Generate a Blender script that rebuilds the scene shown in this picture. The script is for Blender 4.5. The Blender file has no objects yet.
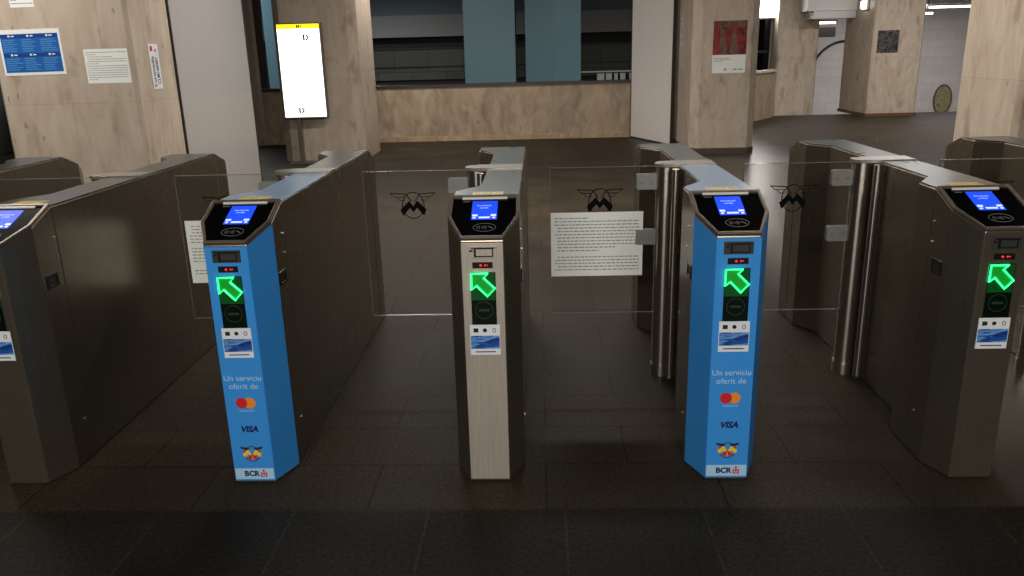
import bpy, bmesh, math, random
from mathutils import Vector, Matrix
random.seed(7)
SC = bpy.context.scene
COL = SC.collection

# ------------------------------------------------------------------ helpers
class MB:
    """collects shapes and links them as ONE mesh object"""
    def __init__(s): s.v = []; s.f = []; s.m = []; s.mi = 0
    def add(s, vs, fs):
        o = len(s.v); s.v += [tuple(v) for v in vs]
        s.f += [tuple(i + o for i in f) for f in fs]; s.m += [s.mi] * len(fs); return s
    def box(s, x0, x1, y0, y1, z0, z1):
        vs = [(x0,y0,z0),(x1,y0,z0),(x1,y1,z0),(x0,y1,z0),(x0,y0,z1),(x1,y0,z1),(x1,y1,z1),(x0,y1,z1)]
        return s.add(vs, [(3,2,1,0),(4,5,6,7),(0,1,5,4),(1,2,6,5),(2,3,7,6),(3,0,4,7)])
    def prism(s, poly, z0, ztop):
        """poly is counter-clockwise in xy; ztop a number or f(x, y)"""
        n = len(poly); g = ztop if callable(ztop) else (lambda x, y: ztop)
        vs = [(x, y, z0) for x, y in poly] + [(x, y, g(x, y)) for x, y in poly]
        fs = [tuple(range(n - 1, -1, -1)), tuple(range(n, 2 * n))]
        fs += [(i, (i + 1) % n, n + (i + 1) % n, n + i) for i in range(n)]
        return s.add(vs, fs)
    def plate(s, poly, fr, t0, t1):
        """poly in the plane of frame fr(a, b, t) -> xyz, thickened from t0 to t1"""
        n = len(poly)
        vs = [fr(a, b, t0) for a, b in poly] + [fr(a, b, t1) for a, b in poly]
        fs = [tuple(range(n - 1, -1, -1)), tuple(range(n, 2 * n))]
        fs += [(i, (i + 1) % n, n + (i + 1) % n, n + i) for i in range(n)]
        return s.add(vs, fs)
    def ring(s, outer, inner, fr, t0, t1):
        n = len(outer)
        vs = [fr(a, b, t) for t in (t0, t1) for q in (outer, inner) for a, b in q]
        fs = []
        for i in range(n):
            j = (i + 1) % n
            fs += [(2*n+i, 2*n+j, 3*n+j, 3*n+i), (i, n+i, n+j, j), (i, j, 2*n+j, 2*n+i), (n+i, 3*n+i, 3*n+j, n+j)]
        return s.add(vs, fs)
    def rect(s, a0, a1, b0, b1, fr, t0, t1):
        return s.plate([(a0,b0),(a1,b0),(a1,b1),(a0,b1)], fr, t0, t1)
    def disc(s, ca, cb, ra, rb, fr, t0, t1, n=32):
        return s.plate([(ca + ra*math.cos(2*math.pi*i/n), cb + rb*math.sin(2*math.pi*i/n)) for i in range(n)], fr, t0, t1)
    def hoop(s, ca, cb, ra, rb, w, fr, t0, t1, n=40):
        P = lambda k: [(ca + (ra-k)*math.cos(2*math.pi*i/n), cb + (rb-k)*math.sin(2*math.pi*i/n)) for i in range(n)]
        return s.ring(P(0), P(w), fr, t0, t1)
    def stroke(s, pts, w, fr, t0, t1):
        for (a0,b0),(a1,b1) in zip(pts[:-1], pts[1:]):
            d = math.hypot(a1-a0, b1-b0) or 1; nx, ny = -(b1-b0)/d*w/2, (a1-a0)/d*w/2
            s.plate([(a0-nx,b0-ny),(a1-nx,b1-ny),(a1+nx,b1+ny),(a0+nx,b0+ny)], fr, t0, t1)
        return s
    def cyl(s, x, y, r, z0, z1, n=40, r1=None):
        r1 = r if r1 is None else r1
        vs = [(x + r*math.cos(2*math.pi*i/n), y + r*math.sin(2*math.pi*i/n), z0) for i in range(n)]
        vs += [(x + r1*math.cos(2*math.pi*i/n), y + r1*math.sin(2*math.pi*i/n), z1) for i in range(n)]
        fs = [tuple(range(n-1,-1,-1)), tuple(range(n, 2*n))] + [(i,(i+1)%n,n+(i+1)%n,n+i) for i in range(n)]
        return s.add(vs, fs)
    def tube(s, pts, r, n=8, closed=False):
        pts = [Vector(p) for p in pts]; m = len(pts); vs = []; fs = []
        for k, p in enumerate(pts):
            a = pts[(k-1) % m] if (closed or k) else p
            b = pts[(k+1) % m] if (closed or k < m-1) else p
            d = (b - a).normalized(); up = Vector((0,0,1)) if abs(d.z) < .9 else Vector((0,1,0))
            e = d.cross(up).normalized(); g = e.cross(d)
            vs += [p + r*(math.cos(2*math.pi*i/n)*e + math.sin(2*math.pi*i/n)*g) for i in range(n)]
        for k in range(m if closed else m-1):
            q = (k+1) % m
            fs += [(k*n+i, k*n+(i+1)%n, q*n+(i+1)%n, q*n+i) for i in range(n)]
        if not closed: fs += [tuple(range(n-1,-1,-1)), tuple(range((m-1)*n, m*n))]
        return s.add(vs, fs)
    def build(s, name, mats, parent=None, bevel=0, smooth=False, loc=None, seg=2):
        me = bpy.data.meshes.new(name); me.from_pydata(s.v, [], s.f); me.update()
        bm = bmesh.new(); bm.from_mesh(me)
        bmesh.ops.recalc_face_normals(bm, faces=bm.faces); bm.to_mesh(me); bm.free()
        for m in (mats if isinstance(mats, (list, tuple)) else [mats]): me.materials.append(m)
        for p, k in zip(me.polygons, s.m): p.material_index = k
        if smooth:
            for p in me.polygons: p.use_smooth = len(p.vertices) <= 4
            me.set_sharp_from_angle(angle=math.radians(40))
        o = bpy.data.objects.new(name, me); COL.objects.link(o)
        if parent: o.parent = parent
        if loc: o.location = loc
        if bevel:
            b = o.modifiers.new('bevel', 'BEVEL'); b.width = bevel; b.segments = seg; b.limit_method = 'ANGLE'
            b.angle_limit = math.radians(25)
        return o

def text_into(mb, s, size, ca, cb, fr, t, bold=0.0, align='CENTER', shear=0.0, extr=.0003, sx=1.0):
    cu = bpy.data.curves.new('lettering', 'FONT'); cu.body = s; cu.size = size; cu.align_x = align
    cu.align_y = 'CENTER'; cu.offset = bold * size; cu.shear = shear; cu.resolution_u = 3; cu.fill_mode = 'FRONT'
    o = bpy.data.objects.new('lettering', cu); COL.objects.link(o)
    bpy.context.view_layer.update()
    me = bpy.data.meshes.new_from_object(o.evaluated_get(bpy.context.evaluated_depsgraph_get()))
    mb.add([fr(ca + v.co.x*sx, cb + v.co.y, t) for v in me.vertices], [tuple(p.vertices) for p in me.polygons])
    bpy.data.objects.remove(o); bpy.data.curves.remove(cu); bpy.data.meshes.remove(me)
    return mb

def tag(o, label, cat, group=None, kind=None):
    o['label'] = label; o['category'] = cat
    if group: o['group'] = group
    if kind: o['kind'] = kind
    return o
def empty(name, loc=(0,0,0)):
    o = bpy.data.objects.new(name, None); COL.objects.link(o); o.location = loc; o.empty_display_size = .1; return o
def struct(o): o['kind'] = 'structure'; return o
def copy_tree(o, parent=None):
    c = o.copy(); COL.objects.link(c)
    if parent: c.parent = parent
    for ch in list(o.children): copy_tree(ch, c)
    return c

# ------------------------------------------------------------------ materials
def new_mat(name):
    m = bpy.data.materials.new(name); m.use_nodes = True
    nt = m.node_tree; b = nt.nodes['Principled BSDF']; return m, nt, b
def N(nt, t, **kw):
    n = nt.nodes.new(t)
    for k, v in kw.items(): setattr(n, k, v)
    return n
def S(v):
    """sRGB 0-255 triple -> linear rgba"""
    return tuple((c/255/12.92 if c/255 <= .04045 else ((c/255+.055)/1.055)**2.4) for c in v) + (1,)
def plain(name, rgb, rough=.5, metal=0, emit=0, ecol=None, noise=.06, spec=.5):
    m, nt, b = new_mat(name)
    b.inputs['Roughness'].default_value = rough; b.inputs['Metallic'].default_value = metal
    b.inputs['Specular IOR Level'].default_value = spec
    tc = N(nt, 'ShaderNodeTexCoord'); nz = N(nt, 'ShaderNodeTexNoise'); nz.inputs['Scale'].default_value = 14
    nz.inputs['Detail'].default_value = 4
    nt.links.new(tc.outputs['Object'], nz.inputs['Vector'])
    rp = N(nt, 'ShaderNodeValToRGB'); c = S(rgb)
    rp.color_ramp.elements[0].color = tuple(x*(1-noise) for x in c[:3]) + (1,)
    rp.color_ramp.elements[1].color = tuple(min(1, x*(1+noise)) for x in c[:3]) + (1,)
    nt.links.new(nz.outputs['Fac'], rp.inputs['Fac']); nt.links.new(rp.outputs['Color'], b.inputs['Base Color'])
    if emit:
        b.inputs['Emission Color'].default_value = S(ecol or rgb); b.inputs['Emission Strength'].default_value = emit
    return m

def steel(name, rgb, rough, grain=(90, 90, 2), bump=.02, smudge=.12, metal=1, aniso=0):
    m, nt, b = new_mat(name)
    b.inputs['Metallic'].default_value = metal
    if aniso:
        tg = N(nt, 'ShaderNodeTangent', direction_type='RADIAL', axis='Z'); nt.links.new(tg.outputs[0], b.inputs['Tangent'])
        b.inputs['Anisotropic'].default_value = aniso; b.inputs['Anisotropic Rotation'].default_value = .25
    tc = N(nt, 'ShaderNodeTexCoord'); mp = N(nt, 'ShaderNodeMapping'); mp.inputs['Scale'].default_value = grain
    nt.links.new(tc.outputs['Object'], mp.inputs['Vector'])
    g = N(nt, 'ShaderNodeTexNoise'); g.inputs['Scale'].default_value = 4; g.inputs['Detail'].default_value = 3
    nt.links.new(mp.outputs['Vector'], g.inputs['Vector'])
    s = N(nt, 'ShaderNodeTexNoise'); s.inputs['Scale'].default_value = 3.2; s.inputs['Detail'].default_value = 6
    nt.links.new(tc.outputs['Object'], s.inputs['Vector'])
    r = N(nt, 'ShaderNodeMapRange'); r.inputs['To Min'].default_value = rough - smudge; r.inputs['To Max'].default_value = rough + smudge
    nt.links.new(s.outputs['Fac'], r.inputs['Value']); nt.links.new(r.outputs['Result'], b.inputs['Roughness'])
    cr = N(nt, 'ShaderNodeValToRGB'); c = S(rgb)
    cr.color_ramp.elements[0].position = .3; cr.color_ramp.elements[1].position = .75
    cr.color_ramp.elements[0].color = tuple(x*.86 for x in c[:3]) + (1,)
    cr.color_ramp.elements[1].color = tuple(min(1, x*1.1) for x in c[:3]) + (1,)
    nt.links.new(g.outputs['Fac'], cr.inputs['Fac']); nt.links.new(cr.outputs['Color'], b.inputs['Base Color'])
    bp = N(nt, 'ShaderNodeBump'); bp.inputs['Strength'].default_value = bump; bp.inputs['Distance'].default_value = .002
    nt.links.new(g.outputs['Fac'], bp.inputs['Height']); nt.links.new(bp.outputs['Normal'], b.inputs['Normal'])
    return m

def travertine(name, dark, light, tile=(.62, 1.15), stain=.45, vscale=(5, 5, 1.7)):
    m, nt, b = new_mat(name); L = nt.links.new
    b.inputs['Roughness'].default_value = .42; b.inputs['Specular IOR Level'].default_value = .35
    geo = N(nt, 'ShaderNodeNewGeometry')
    mp = N(nt, 'ShaderNodeMapping'); mp.inputs['Scale'].default_value = vscale; L(geo.outputs['Position'], mp.inputs['Vector'])
    v = N(nt, 'ShaderNodeTexNoise'); v.inputs['Scale'].default_value = 1.4; v.inputs['Detail'].default_value = 7; v.inputs['Distortion'].default_value = 1.2
    L(mp.outputs['Vector'], v.inputs['Vector'])
    r1 = N(nt, 'ShaderNodeValToRGB'); r1.color_ramp.elements[0].position = .32; r1.color_ramp.elements[1].position = .68
    r1.color_ramp.elements[0].color = S(dark); r1.color_ramp.elements[1].color = S(light); L(v.outputs['Fac'], r1.inputs['Fac'])
    # brown blotches
    mp2 = N(nt, 'ShaderNodeMapping'); mp2.inputs['Scale'].default_value = (4, 4, 1.6); L(geo.outputs['Position'], mp2.inputs['Vector'])
    st = N(nt, 'ShaderNodeTexNoise'); st.inputs['Scale'].default_value = 1.5; st.inputs['Detail'].default_value = 8; L(mp2.outputs['Vector'], st.inputs['Vector'])
    r2 = N(nt, 'ShaderNodeValToRGB'); r2.color_ramp.elements[0].position = .56; r2.color_ramp.elements[1].position = .72
    r2.color_ramp.elements[0].color = (0,0,0,1); r2.color_ramp.elements[1].color = (stain,)*3 + (1,); L(st.outputs['Fac'], r2.inputs['Fac'])
    mx = N(nt, 'ShaderNodeMixRGB'); L(r2.outputs['Color'], mx.inputs['Fac']); L(r1.outputs['Color'], mx.inputs['Color1'])
    mx.inputs['Color2'].default_value = S((104, 78, 54))
    # small pits
    pt = N(nt, 'ShaderNodeTexNoise'); pt.inputs['Scale'].default_value = 5; pt.inputs['Detail'].default_value = 5; L(mp.outputs['Vector'], pt.inputs['Vector'])
    r3 = N(nt, 'ShaderNodeValToRGB'); r3.color_ramp.elements[0].position = .66; r3.color_ramp.elements[1].position = .74
    r3.color_ramp.elements[1].color = (.6,.6,.6,1); r3.color_ramp.elements[0].color = (0,0,0,1); L(pt.outputs['Fac'], r3.inputs['Fac'])
    mx2 = N(nt, 'ShaderNodeMixRGB'); L(r3.outputs['Color'], mx2.inputs['Fac']); L(mx.outputs['Color'], mx2.inputs['Color1'])
    mx2.inputs['Color2'].default_value = S((92, 74, 56))
    # slab joints and slab to slab tone on (x+y, z)
    sp = N(nt, 'ShaderNodeSeparateXYZ'); L(geo.outputs['Position'], sp.inputs['Vector'])
    ad = N(nt, 'ShaderNodeMath', operation='ADD'); L(sp.outputs['X'], ad.inputs[0]); L(sp.outputs['Y'], ad.inputs[1])
    cb = N(nt, 'ShaderNodeCombineXYZ'); L(ad.outputs[0], cb.inputs['X']); L(sp.outputs['Z'], cb.inputs['Y'])
    br = N(nt, 'ShaderNodeTexBrick'); br.offset = .5; br.inputs['Scale'].default_value = 1
    br.inputs['Brick Width'].default_value = tile[0]; br.inputs['Row Height'].default_value = tile[1]
    br.inputs['Mortar Size'].default_value = .0025; br.inputs['Color1'].default_value = (.95,.95,.95,1); br.inputs['Color2'].default_value = (1.04,1.03,1.01,1)
    br.inputs['Mortar'].default_value = (.8,.77,.74,1); L(cb.outputs['Vector'], br.inputs['Vector'])
    ml = N(nt, 'ShaderNodeMixRGB', blend_type='MULTIPLY'); ml.inputs['Fac'].default_value = 1
    L(mx2.outputs['Color'], ml.inputs['Color1']); L(br.outputs['Color'], ml.inputs['Color2']); L(ml.outputs['Color'], b.inputs['Base Color'])
    return m

def stone_floor(name, rgb, size, joint, rough, var=.25, mortar=.006, shift=(0,0), worn=None, speck=.38):
    m, nt, b = new_mat(name); L = nt.links.new
    geo = N(nt, 'ShaderNodeNewGeometry')
    mp = N(nt, 'ShaderNodeMapping'); mp.inputs['Location'].default_value = (shift[0], shift[1], 0); L(geo.outputs['Position'], mp.inputs['Vector'])
    br = N(nt, 'ShaderNodeTexBrick'); br.offset = .5; br.inputs['Scale'].default_value = 1
    br.inputs['Brick Width'].default_value = size[0]; br.inputs['Row Height'].default_value = size[1]; br.inputs['Mortar Size'].default_value = mortar
    c = S(rgb); br.inputs['Color1'].default_value = tuple(x*(1-var) for x in c[:3]) + (1,); br.inputs['Color2'].default_value = tuple(x*(1+var) for x in c[:3]) + (1,)
    br.inputs['Mortar'].default_value = S(joint); br.inputs['Mortar Smooth'].default_value = .3
    L(mp.outputs['Vector'], br.inputs['Vector'])
    n1 = N(nt, 'ShaderNodeTexNoise'); n1.inputs['Scale'].default_value = 1.6; n1.inputs['Detail'].default_value = 8; L(geo.outputs['Position'], n1.inputs['Vector'])
    n2 = N(nt, 'ShaderNodeTexNoise'); n2.inputs['Scale'].default_value = 70; n2.inputs['Detail'].default_value = 3; L(geo.outputs['Position'], n2.inputs['Vector'])
    r1 = N(nt, 'ShaderNodeMapRange'); r1.inputs['From Min'].default_value = .3; r1.inputs['From Max'].default_value = .7; r1.inputs['To Min'].default_value = .7; r1.inputs['To Max'].default_value = 1.3; L(n1.outputs['Fac'], r1.inputs['Value'])
    r2 = N(nt, 'ShaderNodeMapRange'); r2.inputs['From Min'].default_value = .3; r2.inputs['From Max'].default_value = .7; r2.inputs['To Min'].default_value = 1 - speck; r2.inputs['To Max'].default_value = 1 + speck; L(n2.outputs['Fac'], r2.inputs['Value'])
    mm = N(nt, 'ShaderNodeMath', operation='MULTIPLY'); L(r1.outputs[0], mm.inputs[0]); L(r2.outputs[0], mm.inputs[1])
    ml = N(nt, 'ShaderNodeMixRGB', blend_type='MULTIPLY'); ml.inputs['Fac'].default_value = 1
    L(br.outputs['Color'], ml.inputs['Color1']); L(mm.outputs[0], ml.inputs['Color2']); L(ml.outputs['Color'], b.inputs['Base Color'])
    rr = N(nt, 'ShaderNodeMapRange'); rr.inputs['To Min'].default_value = rough - .12; rr.inputs['To Max'].default_value = rough + .16
    L(n1.outputs['Fac'], rr.inputs['Value'])
    if worn:                                              # the walkway polished by feet
        sx = N(nt, 'ShaderNodeSeparateXYZ'); L(geo.outputs['Position'], sx.inputs['Vector'])
        a1 = N(nt, 'ShaderNodeMapRange', interpolation_type='SMOOTHSTEP'); a1.inputs['From Min'].default_value = worn[0]; a1.inputs['From Max'].default_value = worn[0] + .7; L(sx.outputs['X'], a1.inputs['Value'])
        a2 = N(nt, 'ShaderNodeMapRange', interpolation_type='SMOOTHSTEP'); a2.inputs['From Min'].default_value = worn[1]; a2.inputs['From Max'].default_value = worn[1] + .9; a2.inputs['To Min'].default_value = 1; a2.inputs['To Max'].default_value = 0; L(sx.outputs['X'], a2.inputs['Value'])
        am = N(nt, 'ShaderNodeMath', operation='MULTIPLY'); L(a1.outputs[0], am.inputs[0]); L(a2.outputs[0], am.inputs[1])
        ro = N(nt, 'ShaderNodeMix'); L(am.outputs[0], ro.inputs['Factor']); L(rr.outputs[0], ro.inputs['A']); ro.inputs['B'].default_value = worn[2]
        L(ro.outputs['Result'], b.inputs['Roughness'])
        si = N(nt, 'ShaderNodeMapRange'); si.inputs['To Min'].default_value = .08; si.inputs['To Max'].default_value = .6; L(am.outputs[0], si.inputs['Value']); L(si.outputs[0], b.inputs['Specular IOR Level'])
    else: L(rr.outputs[0], b.inputs['Roughness'])
    b.inputs['Specular IOR Level'].default_value = .16
    bp = N(nt, 'ShaderNodeBump'); bp.inputs['Strength'].default_value = .25; bp.inputs['Distance'].default_value = .004
    sb = N(nt, 'ShaderNodeMath', operation='SUBTRACT'); L(n2.outputs['Fac'], sb.inputs[0]); L(br.outputs['Fac'], sb.inputs[1])
    L(sb.outputs[0], bp.inputs['Height']); L(bp.outputs['Normal'], b.inputs['Normal'])
    return m

def clear_glass(name, tint=(.86,.88,.86), gloss=.15, rough=.03):
    m = bpy.data.materials.new(name); m.use_nodes = True; nt = m.node_tree; nt.nodes.clear(); L = nt.links.new
    out = N(nt, 'ShaderNodeOutputMaterial'); tr = N(nt, 'ShaderNodeBsdfTransparent'); gl = N(nt, 'ShaderNodeBsdfGlossy')
    tr.inputs['Color'].default_value = tint + (1,); gl.inputs['Roughness'].default_value = rough
    fr = N(nt, 'ShaderNodeFresnel'); fr.inputs['IOR'].default_value = 1.45
    tc = N(nt, 'ShaderNodeTexCoord'); nz = N(nt, 'ShaderNodeTexNoise'); nz.inputs['Scale'].default_value = 5; L(tc.outputs['Object'], nz.inputs['Vector'])
    mu = N(nt, 'ShaderNodeMath', operation='MULTIPLY'); mu.inputs[1].default_value = gloss; L(fr.outputs[0], mu.inputs[0])
    mr = N(nt, 'ShaderNodeMapRange'); mr.inputs['To Min'].default_value = .85; mr.inputs['To Max'].default_value = 1.1; L(nz.outputs['Fac'], mr.inputs['Value'])
    m2 = N(nt, 'ShaderNodeMath', operation='MULTIPLY'); L(mu.outputs[0], m2.inputs[0]); L(mr.outputs[0], m2.inputs[1])
    mx = N(nt, 'ShaderNodeMixShader'); L(m2.outputs[0], mx.inputs[0]); L(tr.outputs[0], mx.inputs[1]); L(gl.outputs[0], mx.inputs[2])
    L(mx.outputs[0], out.inputs['Surface']); return m

def scene_picture(name, base, cols, scale, rough=.4, stretch=(1,1,1), detail=2.0):
    """a blotchy printed picture: several colours over a noise"""
    m, nt, b = new_mat(name); L = nt.links.new; b.inputs['Roughness'].default_value = rough
    tc = N(nt, 'ShaderNodeTexCoord'); mp = N(nt, 'ShaderNodeMapping'); mp.inputs['Scale'].default_value = stretch; L(tc.outputs['Object'], mp.inputs['Vector'])
    nz = N(nt, 'ShaderNodeTexNoise'); nz.inputs['Scale'].default_value = scale; nz.inputs['Detail'].default_value = detail; nz.inputs['Distortion'].default_value = .8
    L(mp.outputs['Vector'], nz.inputs['Vector'])
    r = N(nt, 'ShaderNodeValToRGB'); e = r.color_ramp.elements; e[0].position = .3; e[0].color = S(base); e[1].position = .7; e[1].color = S(cols[-1])
    for i, c in enumerate(cols[:-1]):
        q = e.new(.3 + .4*(i+1)/len(cols)); q.color = S(c)
    L(nz.outputs['Fac'], r.inputs['Fac']); L(r.outputs['Color'], b.inputs['Base Color']); return m

M = dict(
    steel=steel('brushed_steel', (136, 126, 110), .28, bump=.002, smudge=.05, metal=.82),
    steel_top=steel('brushed_steel_cover', (92, 96, 95), .28, grain=(4, 1, 4), bump=0, smudge=.02, metal=.85),
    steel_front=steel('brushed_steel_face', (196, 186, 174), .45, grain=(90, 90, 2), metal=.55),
    rim=steel('worn_steel_rim', (150, 136, 122), .42, smudge=.06, metal=.85),
    post=steel('polished_steel_post', (190, 182, 170), .26, grain=(8, 8, 90), bump=.006, smudge=.04, metal=.95, aniso=.85),
    bracket=plain('cast_bracket', (132, 132, 128), .45, .2),
    blue=plain('blue_vinyl', (56, 144, 222), .38, noise=.03),
    bluefilm=plain('pale_blue_film', (150, 178, 212), .3, noise=.08),
    lightblue=plain('light_blue_strip', (168, 206, 230), .4, noise=.02),
    blackglass=plain('black_console_glass', (9, 9, 10), .12, spec=.3),
    screen=plain('lit_blue_screen', (20, 60, 235), .3, emit=.75, ecol=(34, 80, 240), noise=.02, spec=.1),
    screentxt=plain('lit_screen_lettering', (200, 215, 255), .4, emit=.9, ecol=(190, 205, 245)),
    cardmark=plain('printed_grey_mark', (120, 120, 118), .4),
    dark=plain('black_plastic', (16, 15, 14), .35),
    slotgrey=plain('grey_slot_plate', (70, 70, 66), .4, .5),
    window=plain('dark_green_window', (6, 14, 8), .14, emit=.006, ecol=(16, 110, 40)),
    windowring=plain('dim_ring_print', (30, 54, 37), .4),
    arrowglow=plain('lit_dim_green', (6, 40, 14), .3, emit=.12, ecol=(14, 140, 44)),
    arrowfill=plain('lit_green_arrow', (10, 120, 30), .4, emit=.3, ecol=(12, 168, 40)),
    neon=plain('lit_green_outline', (60, 255, 150), .4, emit=2.8, ecol=(36, 255, 120)),
    red=plain('lit_red_dots', (220, 30, 30), .4, emit=1.2, ecol=(235, 40, 50)),
    paper=plain('white_paper', (236, 238, 233), .75, noise=.02),
    sticker=plain('white_sticker', (222, 226, 232), .5, noise=.02),
    ink=plain('grey_ink', (134, 134, 132), .8),
    darkink=plain('dark_ink', (26, 24, 26), .8),
    wave=scene_picture('blue_wave_print', (12, 44, 120), [(30, 88, 170), (120, 170, 220), (24, 70, 160)], 30, stretch=(.5, 1, 2.2)),
    paletext=plain('pale_lettering', (176, 212, 236), .5),
    navy=plain('navy_print', (16, 26, 92), .5),
    mcred=plain('red_print', (204, 30, 36), .5), orange=plain('orange_print', (238, 140, 40), .5),
    yellow=plain('yellow_print', (236, 200, 40), .5),
    cap=plain('pale_post_cap', (172, 165, 154), .28, .6), strip=plain('white_console_strip', (236, 232, 224), .35),
    emblem=plain('black_emblem_print', (6, 6, 7), .8, spec=.1),
    glass=clear_glass('clear_wing_glass', (.955, .96, .955)),
    glassedge=plain('polished_glass_edge', (104, 108, 102), .2),
    trav=travertine('travertine_pillar', (182, 165, 147), (199, 184, 167)),
    travwall=travertine('travertine_parapet', (146, 126, 106), (180, 161, 138), tile=(.55, 2.4), stain=.35, vscale=(3.4, 3.4, 1.7)),
    travcool=travertine('pale_travertine', (188, 178, 164), (214, 204, 190), stain=.3),
    travcool2=travertine('light_travertine', (194, 178, 160), (214, 200, 182), stain=.4),
    coping=plain('dark_metal_coping', (64, 58, 54), .4, .4),
    skirting=travertine('skirting_stone', (150, 128, 102), (186, 164, 134), tile=(1.1, 5), stain=.3),
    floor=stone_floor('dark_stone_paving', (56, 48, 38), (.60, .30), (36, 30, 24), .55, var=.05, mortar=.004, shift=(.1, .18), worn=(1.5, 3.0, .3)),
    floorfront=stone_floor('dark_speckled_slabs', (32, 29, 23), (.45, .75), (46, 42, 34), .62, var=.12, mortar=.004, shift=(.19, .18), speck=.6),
    ceiling=plain('dark_ceiling', (40, 39, 38), .8),
    darkwall=plain('dark_plaster', (58, 56, 54), .8),
    panel=plain('grey_gloss_panel', (178, 173, 169), .12, noise=.03),
    panelpale=plain('pale_gloss_panel', (228, 222, 216), .2, noise=.03),
    gasket=plain('dark_gasket', (40, 34, 32), .5),
    ledge=plain('grey_ledge_paint', (164, 164, 160), .6),
    tealgrey=plain('blue_grey_plaster', (122, 136, 140), .7),
    teal=plain('teal_column_paint', (104, 142, 156), .45, noise=.05),
    whitetile=None,
    lamp=plain('lit_tube', (255, 252, 240), .4, emit=5, ecol=(255, 250, 240)),
    lightbox=plain('lit_white_sign', (255, 255, 250), .4, emit=1.9, ecol=(255, 253, 246)),
    signface=plain('lit_window_sign', (255, 255, 252), .4, emit=12, ecol=(255, 250, 244)),
    lightboxyellow=plain('lit_yellow_band', (250, 225, 30), .4, emit=1.2, ecol=(250, 218, 20)),
    frame=plain('grey_sign_frame', (120, 112, 104), .4, .5),
    posterblue=plain('blue_poster_print', (26, 96, 176), .5, noise=.1),
    posterblue2=plain('deep_blue_poster_print', (16, 62, 138), .5, noise=.1),
    postertext=plain('pale_blue_poster_print', (76, 140, 206), .6),
    redprint=scene_picture('red_stage_print', (60, 14, 20), [(110, 20, 26), (150, 26, 34), (60, 24, 30)], 5, stretch=(1.6, 1, 1)),
    figure=scene_picture('sepia_figure_print', (70, 36, 34), [(116, 84, 70), (84, 44, 40)], 6),
    darkprint=scene_picture('dark_mottled_print', (20, 18, 20), [(46, 40, 44), (96, 92, 92), (24, 20, 22)], 14, detail=4),
    medallion=scene_picture('olive_mosaic', (92, 92, 52), [(176, 166, 130), (116, 116, 66), (196, 184, 156)], 14, detail=4),
    aluminium=plain('white_painted_metal', (224, 224, 221), .4, noise=.03),
    plinth=plain('dark_plinth_stone', (74, 62, 52), .6),
    orangerust=plain('reddish_plinth', (104, 72, 52), .6),
)
def tile_wall(name, c1, c2, joint, size):
    m, nt, b = new_mat(name); L = nt.links.new; geo = N(nt, 'ShaderNodeNewGeometry')
    sp = N(nt, 'ShaderNodeSeparateXYZ'); L(geo.outputs['Position'], sp.inputs['Vector'])
    cb = N(nt, 'ShaderNodeCombineXYZ'); L(sp.outputs['X'], cb.inputs['X']); L(sp.outputs['Z'], cb.inputs['Y'])
    br = N(nt, 'ShaderNodeTexBrick'); br.inputs['Scale'].default_value = 1; br.inputs['Brick Width'].default_value = size[0]; br.inputs['Row Height'].default_value = size[1]
    br.inputs['Mortar Size'].default_value = .012; br.inputs['Color1'].default_value = S(c1); br.inputs['Color2'].default_value = S(c2); br.inputs['Mortar'].default_value = S(joint)
    L(cb.outputs['Vector'], br.inputs['Vector']); L(br.outputs['Color'], b.inputs['Base Color']); b.inputs['Roughness'].default_value = .5; return m
M['whitetile'] = tile_wall('white_wall_tile', (206, 198, 194), (216, 208, 204), (202, 194, 190), (.5, .25))
M['greentile'] = tile_wall('grey_green_tile', (84, 88, 74), (98, 100, 86), (60, 62, 54), (1.1, .9))

# ------------------------------------------------------------------ ticket gate
W2, F2, LEN, SEAM, TOP, ZF = .12, .07, 1.98, .242, .97, .872
SL = (TOP - ZF) / SEAM
def ztop(x, y): return min(TOP, ZF + SL*y, ZF + SL*(LEN - y))
FRONT = lambda a, b, t: (a, -t, b)                         # front face: a across, b up, t towards the viewer
_u = Vector((0, SEAM, TOP - ZF)).normalized(); _n = Vector((0, -_u.z, _u.y))
CONS = lambda a, b, t: tuple(Vector((a, 0, ZF)) + _u*b + _n*t)
GY = .97                                                   # plane of the glass wings
GLASSF = lambda a, b, t: (a, GY - .006 - t, b)

def hexagon(k=0.0):
    uc, ue = .121, .259
    return [(-F2 + k*.45, k), (F2 - k*.45, k), (W2 - k, uc + k*.4), (W2 - k, ue - k), (-W2 + k, ue - k), (-W2 + k, uc + k*.4)]

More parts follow.
